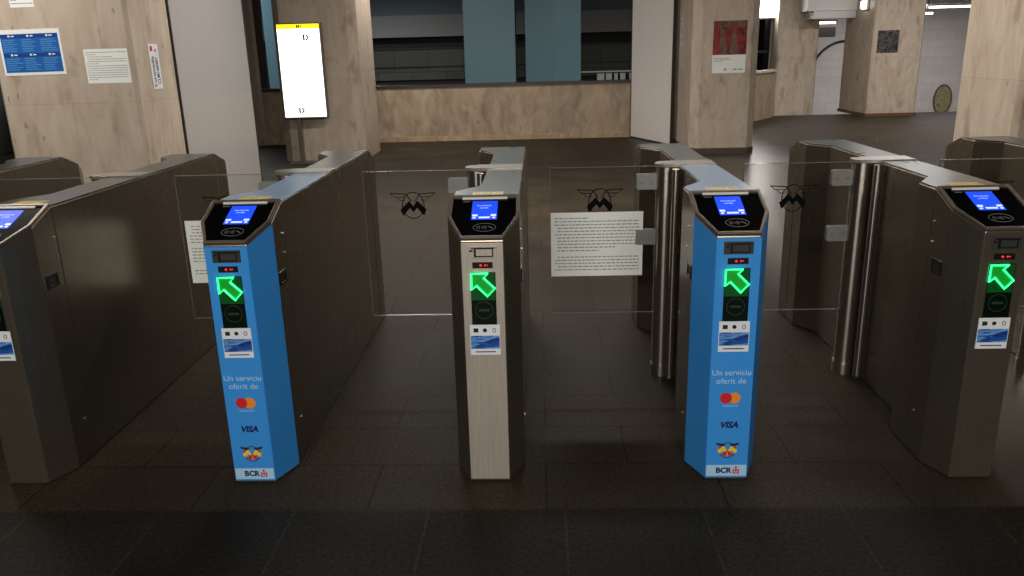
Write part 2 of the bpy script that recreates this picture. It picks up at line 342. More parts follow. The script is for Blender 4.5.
def make_gate(finish):
    blue = finish == 'blue'
    root = empty('ticket_gate')
    ch = .114
    # cabinets
    f = MB().prism([(-F2,0),(F2,0),(W2,ch),(W2,SEAM),(-W2,SEAM),(-W2,ch)], .004, ztop)
    f.build('front_cabinet', M['steel'], root, bevel=.004)
    m = MB(); a, b = SEAM + .003, LEN - SEAM - .003
    m.prism([(W2-.002,a),(W2-.002,b),(-W2+.002,b),(-W2+.002,1.61),(-.035,1.49),(-.035,.49),(-W2+.002,.37),(-W2+.002,a)], .004, lambda x, y: TOP - .004)
    m.build('middle_cabinet', M['steel'], root, bevel=.003)
    r = MB().prism([(W2,LEN-SEAM),(W2,LEN-ch),(F2,LEN),(-F2,LEN),(-W2,LEN-ch),(-W2,LEN-SEAM)], .004, ztop)
    r.build('rear_cabinet', M['steel'], root, bevel=.004)
    # covers on top, each side of the post
    c = MB().prism([(W2-.004,a+.004),(W2-.004,.905),(-.031,.905),(-.031,.49),(-W2+.006,.368),(-W2+.006,a+.004)], TOP-.004, lambda x, y: TOP + .002)
    c.build('front_cover', M['bluefilm'] if blue else M['steel_top'], root, bevel=.0015)
    c = MB().prism([(W2-.004,1.035),(W2-.004,b-.004),(-W2+.006,b-.004),(-W2+.006,1.612),(-.031,1.492),(-.031,1.035)], TOP-.004, lambda x, y: TOP + .002)
    c.build('rear_cover', M['steel_top'], root, bevel=.0015)
    s = MB().rect(-.048, .06, .272, .335, lambda p, q, t: (p, q, TOP + .002 + t), 0, .0008); st = s.build('top_sticker', M['sticker'], root)
    s = MB()
    for x0, x1 in ((-.044, -.02), (-.014, .022), (.03, .056)):
        s.rect(x0, x1, .278, .329, lambda p, q, t: (p, q, TOP + .0028 + t), 0, .0006)
    s.build('sticker_print', M['yellow'], st)
    # console
    co = MB().ring(hexagon(0), hexagon(.012), CONS, .0, .012).build('console', M['rim'], root, bevel=.002)
    co_g = MB().plate(hexagon(.011), CONS, .0005, .006).build('console_glass', M['blackglass'], co)
    MB().rect(-.078, .078, .236, .246, CONS, .0055, .011).build('light_strip', M['strip'], co, bevel=.002)
    MB().rect(-.041, .045, .112, .224, CONS, .0058, .0068).build('screen', M['screen'], co)
    t = MB(); text_into(t, 'Introduceti', .011, .0, .196, CONS, .0071); text_into(t, 'cartela', .011, .0, .182, CONS, .0071)
    for x0, x1, y0, y1 in ((-.038,-.02,.131,.142),(.024,.042,.131,.142),(-.016,.022,.119,.128),(-.036,-.026,.118,.126),(.03,.04,.118,.126)):
        t.rect(x0, x1, y0, y1, CONS, .0068, .0072)
    t.build('screen_print', M['screentxt'], co)
    k = MB().hoop(.006, .066, .038, .024, .0016, CONS, .0058, .0066)
    for i in range(3):
        q = .006 + .006*i
        k.stroke([(-.002 + q - .008 + .003*math.cos(z), .066 + (.006 + .003*i)*math.sin(z)) for z in [(-1 + .25*j) for j in range(9)]], .0018, CONS, .0058, .0066)
    k.stroke([(-.018,.060),(-.01,.060),(-.01,.072),(-.018,.072),(-.018,.060)], .0016, CONS, .0058, .0066)
    k.stroke([(.018,.072),(.034,.060)], .003, CONS, .0058, .0066)
    k.rect(-.075, -.05, .221, .225, CONS, .0058, .0064)
    k.build('card_symbol', M['cardmark'], co)
    # front face
    wz = .012
    if blue:
        w = MB(); e = .0022; yb = ch + .004
        for (x0,y0),(x1,y1) in (((-W2,yb),(-F2,0)),((-F2,0),(F2,0)),((F2,0),(W2,yb))):
            d = Vector((x1-x0, y1-y0, 0)).normalized(); nn = Vector((d.y, -d.x, 0))
            P = lambda x, y, z, k: (x + nn.x*e*k, y + nn.y*e*k, z)
            g0, g1 = ztop(x0,y0) - .006, ztop(x1,y1) - .006
            w.add([P(x0,y0,wz,-.2),P(x1,y1,wz,-.2),P(x1,y1,g1,-.2),P(x0,y0,g0,-.2),P(x0,y0,wz,1),P(x1,y1,wz,1),P(x1,y1,g1,1),P(x0,y0,g0,1)],
                  [(0,1,2,3),(7,6,5,4),(4,5,1,0),(5,6,2,1),(6,7,3,2),(7,4,0,3)])
        face = w.build('blue_wrap', M['blue'], root); face['label'] = 'blue vinyl wrap on the front and both slanted corners'
    else:
        w = MB().rect(-F2+.002, F2-.002, wz, ZF-.008, FRONT, 0, .0022)
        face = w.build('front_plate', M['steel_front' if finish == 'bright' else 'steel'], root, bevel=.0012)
    e = .0024
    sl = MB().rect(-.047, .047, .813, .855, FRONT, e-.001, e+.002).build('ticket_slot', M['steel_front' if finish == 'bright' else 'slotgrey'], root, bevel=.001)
    q = MB().ring([(-.026,.818),(.036,.818),(.036,.848),(-.026,.848)], [(-.022,.822),(.032,.822),(.032,.844),(-.022,.844)], FRONT, e+.0018, e+.003).rect(-.041,-.03,.836,.842,FRONT,e+.0018,e+.003)
    q.rect(-.026, -.020, .818, .848, FRONT, e+.0018, e+.006).rect(-.036, .042, .846, .85, FRONT, e+.0018, e+.004)
    q.build('slot_mouth', M['dark'], sl)
    dp = MB().rect(-.033, .033, .78, .801, FRONT, e-.001, e+.002).build('status_display', M['dark'], root, bevel=.001)
    MB().disc(-.006, .7905, .0036, .0036, FRONT, e+.002, e+.003, 14).disc(.009, .7905, .003, .003, FRONT, e+.002, e+.003, 14).rect(.0145,.017,.7885,.7925,FRONT,e+.002,e+.003).build('red_digits', M['red'], dp)
    wn = MB().rect(-.041, .041, .587, .767, FRONT, e-.001, e+.0015).build('signal_window', M['window'], root)
    AR = [(-.038,.763),(.017,.763),(.002,.748),(.038,.712),(.013,.685),(-.022,.722),(-.038,.708)]
    MB().rect(-.039, .039, .672, .765, FRONT, e+.001, e+.0016).build('arrow_glow', M['arrowglow'], wn)  # emissive plate standing in for the arrow's glow on the window
    MB().plate(AR, FRONT, e+.0016, e+.0024).build('arrow', M['arrowfill'], wn)
    MB().tube([FRONT(x, z, e+.004) for x, z in AR], .0034, 8, True).build('arrow_outline', M['neon'], wn)
    MB().hoop(0, .637, .03, .03, .0022, FRONT, e+.0014, e+.0022).rect(-.018,.018,.633,.641,FRONT,e+.0014,e+.002).build('window_ring', M['windowring'], wn)
    sk = MB().rect(-.05, .05, .48, .586, FRONT, e-.001, e+.0012).build('service_sticker', M['sticker'], root)
    MB().rect(-.048, .048, .502, .548, FRONT, e+.001, e+.0018).build('sticker_picture', M['wave'], sk)
    q = MB()
    q.rect(-.038,-.022,.56,.574,FRONT,e+.001,e+.0018); q.disc(0,.567,.0072,.0072,FRONT,e+.001,e+.0018,8)
    q.hoop(.031,.567,.006,.008,.002,FRONT,e+.001,e+.0018,14); q.rect(-.034,.034,.489,.4925,FRONT,e+.001,e+.0018)
    q.build('sticker_marks', M['darkink'], sk)
    if blue:
        q = MB(); text_into(q, 'Un serviciu', .029, .0, .404, FRONT, e+.0006); text_into(q, 'oferit de', .029, .0, .374, FRONT, e+.0006)
        q.build('slogan_lettering', M['paletext'], root)
        q = MB().disc(-.0145,.312,.02,.02,FRONT,e,e+.0008).build('left_disc', M['mcred'], root)
        q.name = 'card_logo_disc'
        q2 = MB().disc(.0145,.312,.02,.02,FRONT,e,e+.0004).build('card_logo_disc', M['orange'], root)
        q = MB(); text_into(q, 'mastercard', .0115, 0, .284, FRONT, e+.0006); q.build('card_logo_lettering', M['paletext'], root)
        q = MB(); text_into(q, 'VISA', .031, 0, .212, FRONT, e+.0006, bold=.045, shear=.25); q.build('card_logo_wordmark', M['navy'], root)
        q = MB()                                              # winged metro emblem
        for sgn in (-1, 1):
            q.plate([(sgn*.006,.139),(sgn*.04,.146),(sgn*.036,.136),(sgn*.012,.131)][::sgn], FRONT, e, e+.0006)
        q.hoop(0,.117,.03,.03,.003,FRONT,e,e+.0006); em = q.build('winged_emblem', M['slotgrey'], root)
        q = MB()
        for sgn in (-1, 1): q.plate([(0,.112),(sgn*.012,.134),(sgn*.034,.118),(sgn*.028,.104),(sgn*.013,.116),(0,.096)][::sgn], FRONT, e+.0006, e+.001)
        q.build('emblem_letter', M['yellow'], em)
        q = MB()
        for sgn in (-1, 1): q.plate([(sgn*.018,.104),(0,.118),(sgn*.002,.097),(sgn*.016,.094)][::sgn], FRONT, e+.0008, e+.0012)
        q.disc(-.027,.127,.0045,.0045,FRONT,e+.001,e+.0014,12).disc(.027,.127,.0045,.0045,FRONT,e+.001,e+.0014,12)
        q.build('emblem_accents', M['mcred'], em)
        bs = MB().rect(-F2+.001, F2-.001, .018, .06, FRONT, e-.001, e+.0006).build('bank_strip', M['lightblue'], root)
        q = MB(); text_into(q, 'BCR', .028, -.01, .039, FRONT, e+.001, bold=.045); q.build('bank_lettering', M['navy'], bs)
        q = MB().disc(.033,.0505,.0045,.0045,FRONT,e+.0006,e+.0012,14).rect(.022,.044,.0395,.0435,FRONT,e+.0006,e+.0012).rect(.022,.026,.027,.0435,FRONT,e+.0006,e+.0012).rect(.040,.044,.027,.0435,FRONT,e+.0006,e+.0012).rect(.022,.044,.027,.031,FRONT,e+.0006,e+.0012).rect(.030,.036,.0335,.0405,FRONT,e+.0006,e+.0012)
        q.build('bank_mark', M['mcred'], bs)
    # side pulls
    for sx in (-1, 1):
        SIDE = (lambda p, q, t, sx=sx: (sx*(W2 + t), p, q))
        h = MB().ring([(.138,.69),(.203,.69),(.203,.738),(.138,.738)], [(.146,.698),(.195,.698),(.195,.730),(.146,.730)], SIDE, -.001, .004).build('side_pull', M['dark'], root, bevel=.001)
        MB().rect(.145, .196, .697, .731, SIDE, -.0005, .001).build('pull_recess', M['gasket'], h)
        for (p, z, rr) in ((.205, .163, .007), (.225, .86, .004), (.225, .79, .004)):
            d = MB().plate([(p + rr*math.cos(i*math.pi/6), z + rr*math.sin(i*math.pi/6)) for i in range(12)], SIDE, -.001, .004)
            d.build('side_lock' if rr > .005 else 'side_screw', M['post'], root)
    # pivot post with its cap
    px, pr = -.083, .045
    p = MB().cyl(px, GY, pr, .06, .962, 48).build('pivot_post', M['post'], root, smooth=True)
    MB().cyl(px, GY, pr + .004, .0, .05, 48).cyl(px, GY, pr + .002, .05, .06, 48).build('post_collar', M['post'], p, smooth=True)
    b_ = MB().plate([(px + pr + .003 - .003, GY - .06), (W2 - .003, GY - .06), (W2 - .003, GY + .06), (px, GY + .06)] + [(px + (pr+.006)*math.cos(t), GY + (pr+.006)*math.sin(t)) for t in [math.pi*(.5 + i/16) for i in range(17)]], lambda x, y, t: (x, y, t), .962, .977)
    b_.build('post_cap', M['cap'], p, bevel=.0015)
    # channel flanking the post
    MB().cyl(-.06, GY - .105, .017, .02, .962, 20).build('guide_rail', M['post'], root, smooth=True)
    # glass wing on the left of the post
    gx0, gx1, gz0, gz1 = -.585, -.125, .302, .962
    g = MB().rect(gx0, gx1, gz0, gz1, lambda x, z, t: (x, GY + t, z), -.005, .005).build('glass_wing', M['glass'], root)
    ed = MB()
    for a0, a1, z0, z1 in ((gx0, gx1, gz0-.002, gz0), (gx0, gx1, gz1, gz1+.002), (gx0-.002, gx0, gz0, gz1)):
        ed.rect(a0, a1, z0, z1, lambda x, z, t: (x, GY + t, z), -.005, .005)
    ed.build('glass_edge', M['glassedge'], g)
    for z0, z1 in ((.862, .93), (.617, .685)):
        HP = [(-.212,z0+.006),(-.206,z0),(-.115,z0),(-.115,z1),(-.206,z1),(-.212,z1-.006)]; HF = lambda x, z, t: (x, GY + t, z)
        MB().plate(HP, HF, -.014, -.0085).plate(HP, HF, .0055, .014).rect(-.123, -.115, z0, z1, HF, -.009, .006).build('hinge_bracket', M['bracket'], g, bevel=.002)
        for bx in (-.19, -.145):
            br = MB().plate([(bx + .008*math.cos(i*math.pi/8), (z0+z1)/2 + .008*math.sin(i*math.pi/8)) for i in range(16)], GLASSF, .006, .012)
            br.build('bracket_bolt', M['cap'], g)
    q = MB(); cx, cz = -.370, .815                            # winged letter emblem printed on the glass
    q.hoop(cx, cz - .003, .05, .06, .004, GLASSF, 0, .0006)
    for sgn in (-1, 1):
        q.plate([(cx, cz - .006),(cx + sgn*.018, cz + .018),(cx + sgn*.058, cz - .022),(cx + sgn*.046, cz - .05),(cx + sgn*.016, cz - .014),(cx, cz - .034)][::sgn], GLASSF, 0, .0008)
        q.stroke([(cx + sgn*.008, cz + .014),(cx + sgn*.03, cz + .048),(cx + sgn*.1, cz + .052)], .0042, GLASSF, 0, .0006)
        q.stroke([(cx + sgn*.1, cz + .052),(cx + sgn*.08, cz + .036),(cx + sgn*.036, cz + .034)], .0028, GLASSF, 0, .0006)
        q.stroke([(cx + sgn*.07, cz + .034),(cx + sgn*.06, cz + .02),(cx + sgn*.034, cz + .02)], .0024, GLASSF, 0, .0006)
    q.build('winged_emblem', M['emblem'], g)
    return root

makers = {k: make_gate(k) for k in ('steel', 'blue', 'bright')}
SP = .83
gates = [(-3, False, 'steel ticket gate whose rear end shows under the blue poster, far left'),
         (-2, False, 'steel ticket gate cut by the left photo edge, left of a blue-wrapped gate'),
         (-1, True, 'blue-wrapped ticket gate standing in front of the lit white sign'),
         (0, False, 'steel ticket gate with a bright silver front, middle of the row'),
         (1, True, 'blue-wrapped ticket gate right of the silver-fronted one, in line with the red poster'),
         (2, False, 'dark steel ticket gate with lit screen at right, polished post on its side'),
         (3, False, 'steel ticket gate farthest right, mostly cut off, below the bare stone pillar')]
used = set()
for i, blue, lab in gates:
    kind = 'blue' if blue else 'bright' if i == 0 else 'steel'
    g = makers[kind] if kind not in used else copy_tree(makers[kind])
    used.add(kind)
    dx = {0: .004, 1: -.005, -1: -.003}.get(i, 0)
    g.location = (i*SP + dx, 0, 0)
    tag(g, lab, 'ticket gate', 'row of ticket gates')

# notices taped to the glass wings
def notice(name, loc, w, h, label, cat, group, lines, seed, grid=None, t=.0012, yaw=0):
    """paper sheet of w x h with lines of small print; stands in local xz, faces -y"""
    rnd = random.Random(seed)
    root = empty(name, loc); root.rotation_euler.z = yaw
    FR = lambda a, b, k: (a, -k, b)
    MB().rect(-w/2, w/2, 0, h, FR, 0, t).build('sheet', M['paper'], root)
    p = MB(); lh = h*.86/lines; z = h*.93
    for k in range(lines):
        full = rnd.random()
        if full < .12: z -= lh; continue
        x = -w*.46 + (w*.03 if rnd.random() < .3 else 0); end = -w*.46 + w*.92*(1 if full > .45 else rnd.uniform(.2, .75))
        while x < end:
            ww = rnd.uniform(.015, .05)*w*1.1
            p.rect(x, min(x + ww, end), z - lh*.52, z - lh*.22, FR, t, t + .0003); x += ww + .012*w
        z -= lh
    p.build('small_print', M['ink'], root)
    return tag(root, label, cat, group)
notice('paper_notice', (.4425 , GY - .0065, .4765), .406, .29, 'white typed notice taped on the glass wing right of the silver-fronted gate', 'notice', 'notices taped to glass', 17, 3)
notice('paper_notice', (-1.198, GY - .0065, .472), .406, .29, 'white typed notice on glass, half hidden behind the left blue-wrapped gate', 'notice', 'notices taped to glass', 17, 4)

# ------------------------------------------------------------------ room shell
f = MB()
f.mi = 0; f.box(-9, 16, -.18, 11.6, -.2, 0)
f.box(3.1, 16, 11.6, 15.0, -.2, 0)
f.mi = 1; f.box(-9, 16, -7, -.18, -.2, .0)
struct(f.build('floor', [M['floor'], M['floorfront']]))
struct(MB().box(-9, 16, -7, 15.6, 3.4, 3.6).build('ceiling', M['ceiling']))
struct(MB().box(-9.2, -9, -7, 24.2, -4, 3.6).build('wall_left', M['darkwall']))
struct(MB().box(-9, 16, -7.2, -7, 0, 3.6).build('wall_front', M['ceiling']))
struct(MB().box(16, 16.2, -7, 22, -4, 3.6).build('wall_right', M['darkwall']))

def chamfered(x0, x1, y0, y1, c):
    return [(x0+c,y0),(x1-c,y0),(x1,y0+c),(x1,y1-c),(x1-c,y1),(x0+c,y1),(x0,y1-c),(x0,y0+c)]
def pillar(x0, x1, y0, y1, c, label, mat='trav', z0=0):
    o = MB().prism(chamfered(x0, x1, y0, y1, c), z0, 3.4).build('stone_pillar', M[mat], None, bevel=.004)
    me = o.data
    cx, cy = (x0+x1)/2, (y0+y1)/2
    for v in me.vertices: v.co.x -= cx; v.co.y -= cy
    o.location = (cx, cy, 0); o['kind'] = 'structure'
    return tag(o, label, 'pillar', 'stone pillars', 'structure')
pillar(-4.0, -2.9, 3.75, 4.47, .03, 'travertine pillar at left carrying the blue poster')
pillar(-3.5, -2.32, 9.0, 10.25, .12, 'travertine pillar behind the lit white sign')
pillar(2.3, 3.2, 8.85, 10.45, .11, 'travertine pillar carrying the red poster')
pillar(3.79, 4.95, 3.75, 4.66, .04, 'bare travertine pillar at the right photo edge')
pillar(5.44, 6.33, 15.9, 16.8, .03, 'plain pale travertine pillar left of the stairwell opening', 'travcool2', -3.0)
pillar(6.86, 7.85, 14.3, 15.85, .03, 'wide travertine pillar carrying the wall lamp and dark poster')
struct(MB().prism(chamfered(6.84, 7.87, 14.28, 15.87, .03), 0, .06).build('baseboard_pillar', M['orangerust']))

struct(MB().prism(chamfered(2.29, 3.21, 8.84, 10.46, .115), 0, .085).build('baseboard_poster_pillar', M['plinth']))
# parapet and its coping
struct(MB().box(-9, 3.1, 11.4, 11.7, -4, .90).build('wall_parapet', M['travwall']))
struct(MB().box(-9, 3.1, 11.38, 11.72, .90, .945).build('trim_1', M['coping']))
struct(MB().box(-9, 2.2, 11.37, 11.4, 0, .085).build('baseboard_parapet', M['skirting']))
# stone post left of the lit sign, standing on the parapet line
struct(MB().box(-4.8, -4.54, 11.2, 11.38, 0, 3.4).build('trim_2', M['trav'], bevel=.004))
struct(MB().box(-4.95, -4.6, 11.8, 11.95, .9, 3.4).build('trim_3', M['gasket']))
# right parapet
struct(MB().add([(3.5,12.3,-4),(5.1,14.7,-4),(5.1,15,-4),(3.3,12.3,-4),(3.5,12.3,.92),(5.1,14.7,.92),(5.1,15,.92),(3.3,12.3,.92)],
   [(3,2,1,0),(4,5,6,7),(0,1,5,4),(1,2,6,5),(2,3,7,6),(3,0,4,7)]).build('wall_stair', M['travwall']))
struct(MB().add([(3.53,12.27,.92),(5.14,14.68,.92),(5.1,15.02,.92),(3.27,12.32,.92),(3.53,12.27,.965),(5.14,14.68,.965),(5.1,15.02,.965),(3.27,12.32,.965)],
   [(3,2,1,0),(4,5,6,7),(0,1,5,4),(1,2,6,5),(2,3,7,6),(3,0,4,7)]).build('trim_4', M['travcool']))

# gloss panels between pillar and parapet
def gloss_panel(p0, p1, mat, label, th=.05):
    d = Vector((p1[0]-p0[0], p1[1]-p0[1], 0)); L_ = d.length
    root = empty('partition_panel', (p0[0], p0[1], 0)); root.rotation_euler.z = math.atan2(d.y, d.x)
    MB().box(.02, L_ - .02, -th/2, th/2, .025, 3.36).build('panel_leaf', mat, root, bevel=.004)
    g = MB().box(0, .02, -th/2-.004, th/2+.004, .0, 3.38).box(L_-.02, L_, -th/2-.004, th/2+.004, .0, 3.38).box(.02, L_-.02, -th/2, th/2, .0, .025)
    g.build('panel_gasket', M['gasket'], root)
    return tag(root, label, 'partition panel', 'glossy partition panels')
gloss_panel((-2.93, 4.48), (-2.9, 6.2), M['panel'], 'glossy grey partition panel between the stickered pillar and the lit white sign')
gloss_panel((1.765, 11.3), (2.233, 9.95), M['panelpale'], 'pale glossy partition panel left of the red-poster pillar')

# ---- beyond the parapet: dark hall with teal columns
def teal_column(poly, label):
    cx = sum(p[0] for p in poly)/len(poly); cy = sum(p[1] for p in poly)/len(poly)
    o = MB().prism([(x-cx, y-cy) for x, y in poly], -4, 3.4).build('teal_column', M['teal'], None, bevel=.005)
    o.location = (cx, cy, 0)
    return tag(o, label, 'column', 'teal columns', 'structure')
teal_column([(-1.27,14),(-.25,14),(-.25,15),(-1.27,15)], 'teal painted column beyond the parapet, the left one of the pair')
teal_column([(-.05,14.02),(.53,13.86),(1.06,14.25),(1.06,15.1),(-.05,15.1)], 'teal painted column beyond the parapet with an angled right face, right of the pair')
teal_column([(-5.32,14.2),(-4.9,14.2),(-4.9,15),(-5.32,15)], 'narrow teal column glimpsed left of the lit white sign')
struct(MB().box(-9, 6, 24, 24.2, -4, 3.6).build('wall_back', M['darkwall']))
struct(MB().box(-9, 4.9, 23.6, 24, 1.97, 2.62).box(-9, 4.9, 23.52, 24, 1.97, 2.14).build('trim_5', M['ledge']))
struct(MB().box(-9, 4.9, 23.7, 24, 2.62, 3.6).build('trim_10', M['tealgrey']))
struct(MB().box(-9, 4.9, 23.9, 24, .66, 1.62).build('trim_6', M['greentile']))
struct(MB().box(-9, 4.9, 23.84, 24, 1.6, 1.64).box(-9, 4.9, 23.84, 24, 1.05, 1.08).build('trim_7', M['coping']))
struct(MB().box(-9, 6, 11.7, 24.2, -4.2, -4).build('floor_lower', M['ceiling']))
struct(MB().box(-9, 6, 15.6, 24.2, 3.4, 3.6).build('ceiling_hall', M['ceiling']))
rl = empty('guard_rail', (1.75, 17.2, .71))
MB().box(-.65, .85, 0, .05, .22, .25).box(-.65, .85, 0, .05, -.1, -.06).build('rail', M['aluminium'], rl)
for x0, x1 in ((-.15, .02), (.06, .2), (.26, .34), (.4, .52), (.62, .75)):
    MB().box(x0, x1, .0, .03, .02, .19).build('infill_panel', M['aluminium'], rl)
tag(rl, 'low white guard rail with pale panels glimpsed right of the teal columns', 'rail')

# ---- far right: stairwell opening
struct(MB().box(5.4, 16, 22, 22.2, -4, 3.6).build('wall_stairwell', M['whitetile']))
struct(MB().box(4.9, 16, 15.0, 22, -3.2, -3.0).build('floor_stairwell', M['ceiling']))
struct(MB().box(4.9, 16, 16.0, 22.2, 2.75, 2.9).build('ceiling_stairwell', M['ceiling']))
bm_ = MB().box(5.85, 6.9, 15.3, 15.85, 2.106, 2.65).box(5.99, 6.9, 15.32, 15.85, 1.95, 2.106)
struct(bm_.build('trim_8', M['aluminium'], bevel=.006))
struct(MB().box(7.72, 8.3, 20.5, 20.9, 1.62, 1.87).build('trim_9', M['gasket']))
pts = [(8.15 + .95*t, 21.96, .55 + .95*(1-(1-t)**2)**.6) for t in [i/14 for i in range(15)]]
c = MB().tube(pts, .035, 8).build('bent_pipe', M['gasket']); tag(c, 'dark bent pipe curving down the white tiled stairwell wall', 'pipe')
md = MB().disc(0, 0, .25, .42, lambda a, b, t: (a, -t, b), 0, .03, 40).build('wall_medallion', M['medallion'], None, loc=(12.1, 21.99, -.22))
MB().hoop(0, 0, .265, .435, .03, lambda a, b, t: (a, -t, b), 0, .05).build('medallion_rim', M['orangerust'], md)
tag(md, 'round olive medallion on the white tiled wall beyond the floor edge', 'medallion', 'wall medallions')
m2 = md.copy(); COL.objects.link(m2); m2.location = (12.98, 21.99, -.34)
for chd in list(md.children):
    k = chd.copy(); COL.objects.link(k); k.parent = m2
tag(m2, 'second medallion, half hidden by the bare pillar at right', 'medallion', 'wall medallions')

def tube_lamp(loc, ln, label, yaw=0):
    root = empty('tube_light', loc); root.rotation_euler.z = yaw
    MB().box(-ln/2, ln/2, -.07, .07, .02, .07).build('lamp_housing', M['aluminium'], root, bevel=.004)
    MB().cyl(0, 0, .001, 0, .001, 3)
    MB().tube([(-ln/2+.03, 0, 0), (ln/2-.03, 0, 0)], .024, 12).build('lamp_tube', M['lamp'], root)
    MB().box(-ln/2, -ln/2+.03, -.03, .03, -.03, .03).box(ln/2-.03, ln/2, -.03, .03, -.03, .03).build('end_cap', M['aluminium'], root)
    MB().tube([(-ln/4, 0, .06), (-ln/4, 0, 2.75 - loc[2])], .008, 6).tube([(ln/4, 0, .06), (ln/4, 0, 2.75 - loc[2])], .008, 6).build('hanger_rod', M['frame'], root)
    return tag(root, label, 'ceiling light', 'fluorescent lights over the stairwell')
tube_lamp((6.95, 18, 1.93), .95, 'fluorescent tube lamp seen in the gap between the two far pillars')
tube_lamp((7.95, 19.5, 2.1), .8, 'short fluorescent tube lamp partly behind the wide pillar, left side')
tube_lamp((10.15, 18, 2.22), 1.25, 'fluorescent tube lamp right of the wide pillar, the longer one')
tube_lamp((9.25, 17.6, 2.07), .55, 'fluorescent tube lamp touching the right edge of the wide pillar')

wl = empty('wall_lamp', (6.83, 14.75, 2.18)); wl.rotation_euler.z = -math.radians(90)
MB().box(-.11, .11, -.02, .03, -.1, .1).build('lamp_base', M['aluminium'], wl, bevel=.02, seg=3)
MB().box(-.09, .09, -.08, -.02, -.08, .08).build('lamp_diffuser', M['lamp'], wl, bevel=.03, seg=4)
tag(wl, 'small square lit wall lamp on the wide far pillar', 'wall lamp')

sg = empty('window_sign', (5.22, 16.2, 2.02))
MB().box(-.3, .3, .0, .1, 0, .75).build('sign_box', M['aluminium'], sg)
MB().box(-.28, .28, -.01, .0, .02, .73).build('sign_face', M['signface'], sg)
tag(sg, 'bright white lit sign hanging between the red-poster pillar and far pillar', 'lit sign', 'lit signs')
fr = empty('window_frame_post', (5.2, 16.4, 0))
MB().box(-.3, -.08, 0, .12, -.5, 2.05).build('pale_post', M['travcool'], fr)
MB().box(.22, .6, 0, .12, -.5, 2.05).build('pale_post', M['travcool'], fr)
MB().box(-.08, .22, .05, .1, -.5, 2.0).build('dark_pane', M['blackglass'], fr)
MB().box(-.08, .22, .03, .06, 1.28, 1.34).build('cross_bar', M['gasket'], fr)
tag(fr, 'pale framed dark window slot under the lit sign beyond the stair wall', 'window')

# ------------------------------------------------------------------ lit totem sign in front of the pillar
lb = empty('lightbox_sign', (-3.06, 8.82, 0))
bx = MB().box(-.305, .305, -.05, .05, .63, 1.9).build('sign_case', M['frame'], lb, bevel=.006)
LBF = lambda a, b, t: (a, -.05 - t, b)
MB().rect(-.29, .29, 0.65, 1.825, LBF, -.002, .004).build('white_face', M['lightbox'], bx)
MB().rect(-.29, .29, 1.825, 1.885, LBF, -.002, .004).build('yellow_band', M['lightboxyellow'], bx)
q = MB(); text_into(q, 'M1', .065, .02, 1.853, LBF, .0048, bold=.02)
for x, z in ((.10, 1.71), (-.05, .74)):
    q.rect(x-.04, x-.015, z-.038, z+.038, LBF, .003, .0052); q.stroke([(x, z-.036),(x+.036, z),(x, z+.036)], .02, LBF, .003, .0052)
for x in (-.11, -.05, .02, .07): q.rect(x, x+.035, 1.05, 1.062, LBF, .003, .0052)
q.build('sign_lettering', M['darkink'], bx)
MB().box(-.15, -.09, -.03, .03, .02, .63).build('sign_pole', M['frame'], lb, bevel=.004)
MB().box(-.29, .07, -.12, .12, .0, .02).build('sign_foot', M['frame'], lb, bevel=.004)
tag(lb, 'lit white sign with yellow top band on a pole before the left-centre pillar', 'lit sign', 'lit signs')

# ------------------------------------------------------------------ posters and stickers
def sheet(name, loc, w, h, label, cat, mat, group=None, yaw=0, t=.002, roll=0):
    root = empty(name, loc); root.rotation_euler = (0, roll, yaw)
    MB().rect(-w/2, w/2, 0, h, lambda a, b, k: (a, -k, b), 0, t).build('sheet', mat, root)
    return tag(root, label, cat, group)
FRP = lambda a, b, k: (a, -k, b)
p = sheet('wall_poster', (-3.68, 3.7498, 1.372), .485, .337, 'blue printed poster with white border on the left pillar', 'poster', M['paper'], roll=math.radians(-.5))
MB().rect(-.225, .225, .022, .305, FRP, .002, .0026).build('blue_print', M['posterblue'], p)
q = MB(); q2 = MB(); q3 = MB()
for r, zt in enumerate((.303, .165)):
    q3.rect(-.222, .222, zt - .028, zt - .002, FRP, .0026, .003)
    for cidx in range(3):
        x0 = -.215 + cidx*.148
        q2.rect(x0 + .05, x0 + .066, zt - .02, zt - .006, FRP, .003, .0036); q2.rect(x0+.075, x0+.1, zt-.018, zt-.01, FRP, .003, .0036)
        for k in range(6): q.rect(x0, x0 + random.uniform(.08, .135), zt - .045 - k*.016, zt - .038 - k*.016, FRP, .0026, .003)
q.build('poster_lines', M['postertext'], p); q3.build('poster_bands', M['posterblue2'], p); q2.build('poster_marks', M['paper'], p)
notice('paper_notice', (-3.11, 3.7498, 1.298), .34, .254, 'white typed notice on the left pillar, right of the blue poster', 'notice', 'notices taped to glass', 13, 9)
notice('paper_notice', (-3.69, 3.7498, 1.866), .185, .21, 'small white sheet at the top edge, above the blue poster', 'notice', 'notices taped to glass', 8, 11)
for o in list(COL.objects):
    if o.name.startswith('paper_notice') and o.location.y > 3: o['group'] = 'notices on the left pillar'
rp = sheet('wall_poster', (2.79, 8.8498, 1.098), .45, .68, 'dark red picture poster with white lower band on the centre-right pillar', 'poster', M['paper'])
MB().rect(-.225, .225, .24, .68, FRP, .002, .0028).build('red_picture', M['redprint'], rp)
q = MB()
for x, hh in ((-.09, .33), (.06, .35)):
    q.plate([(x-.075,.245),(x+.075,.245),(x+.035,.25+hh*.5),(x+.04,.25+hh*.68),(x+.012,.25+hh*.78),(x-.012,.25+hh*.78),(x-.04,.25+hh*.68),(x-.035,.25+hh*.5)], FRP, .0028, .0032)
    q.disc(x, .25+hh*.86, .017, .024, FRP, .0028, .0032, 16)
q.rect(-.14, .2, .6, .675, FRP, .0028, .003).rect(-.13,-.1,.42,.6,FRP,.0028,.003)
q.build('picture_figures', M['figure'], rp)
q = MB()
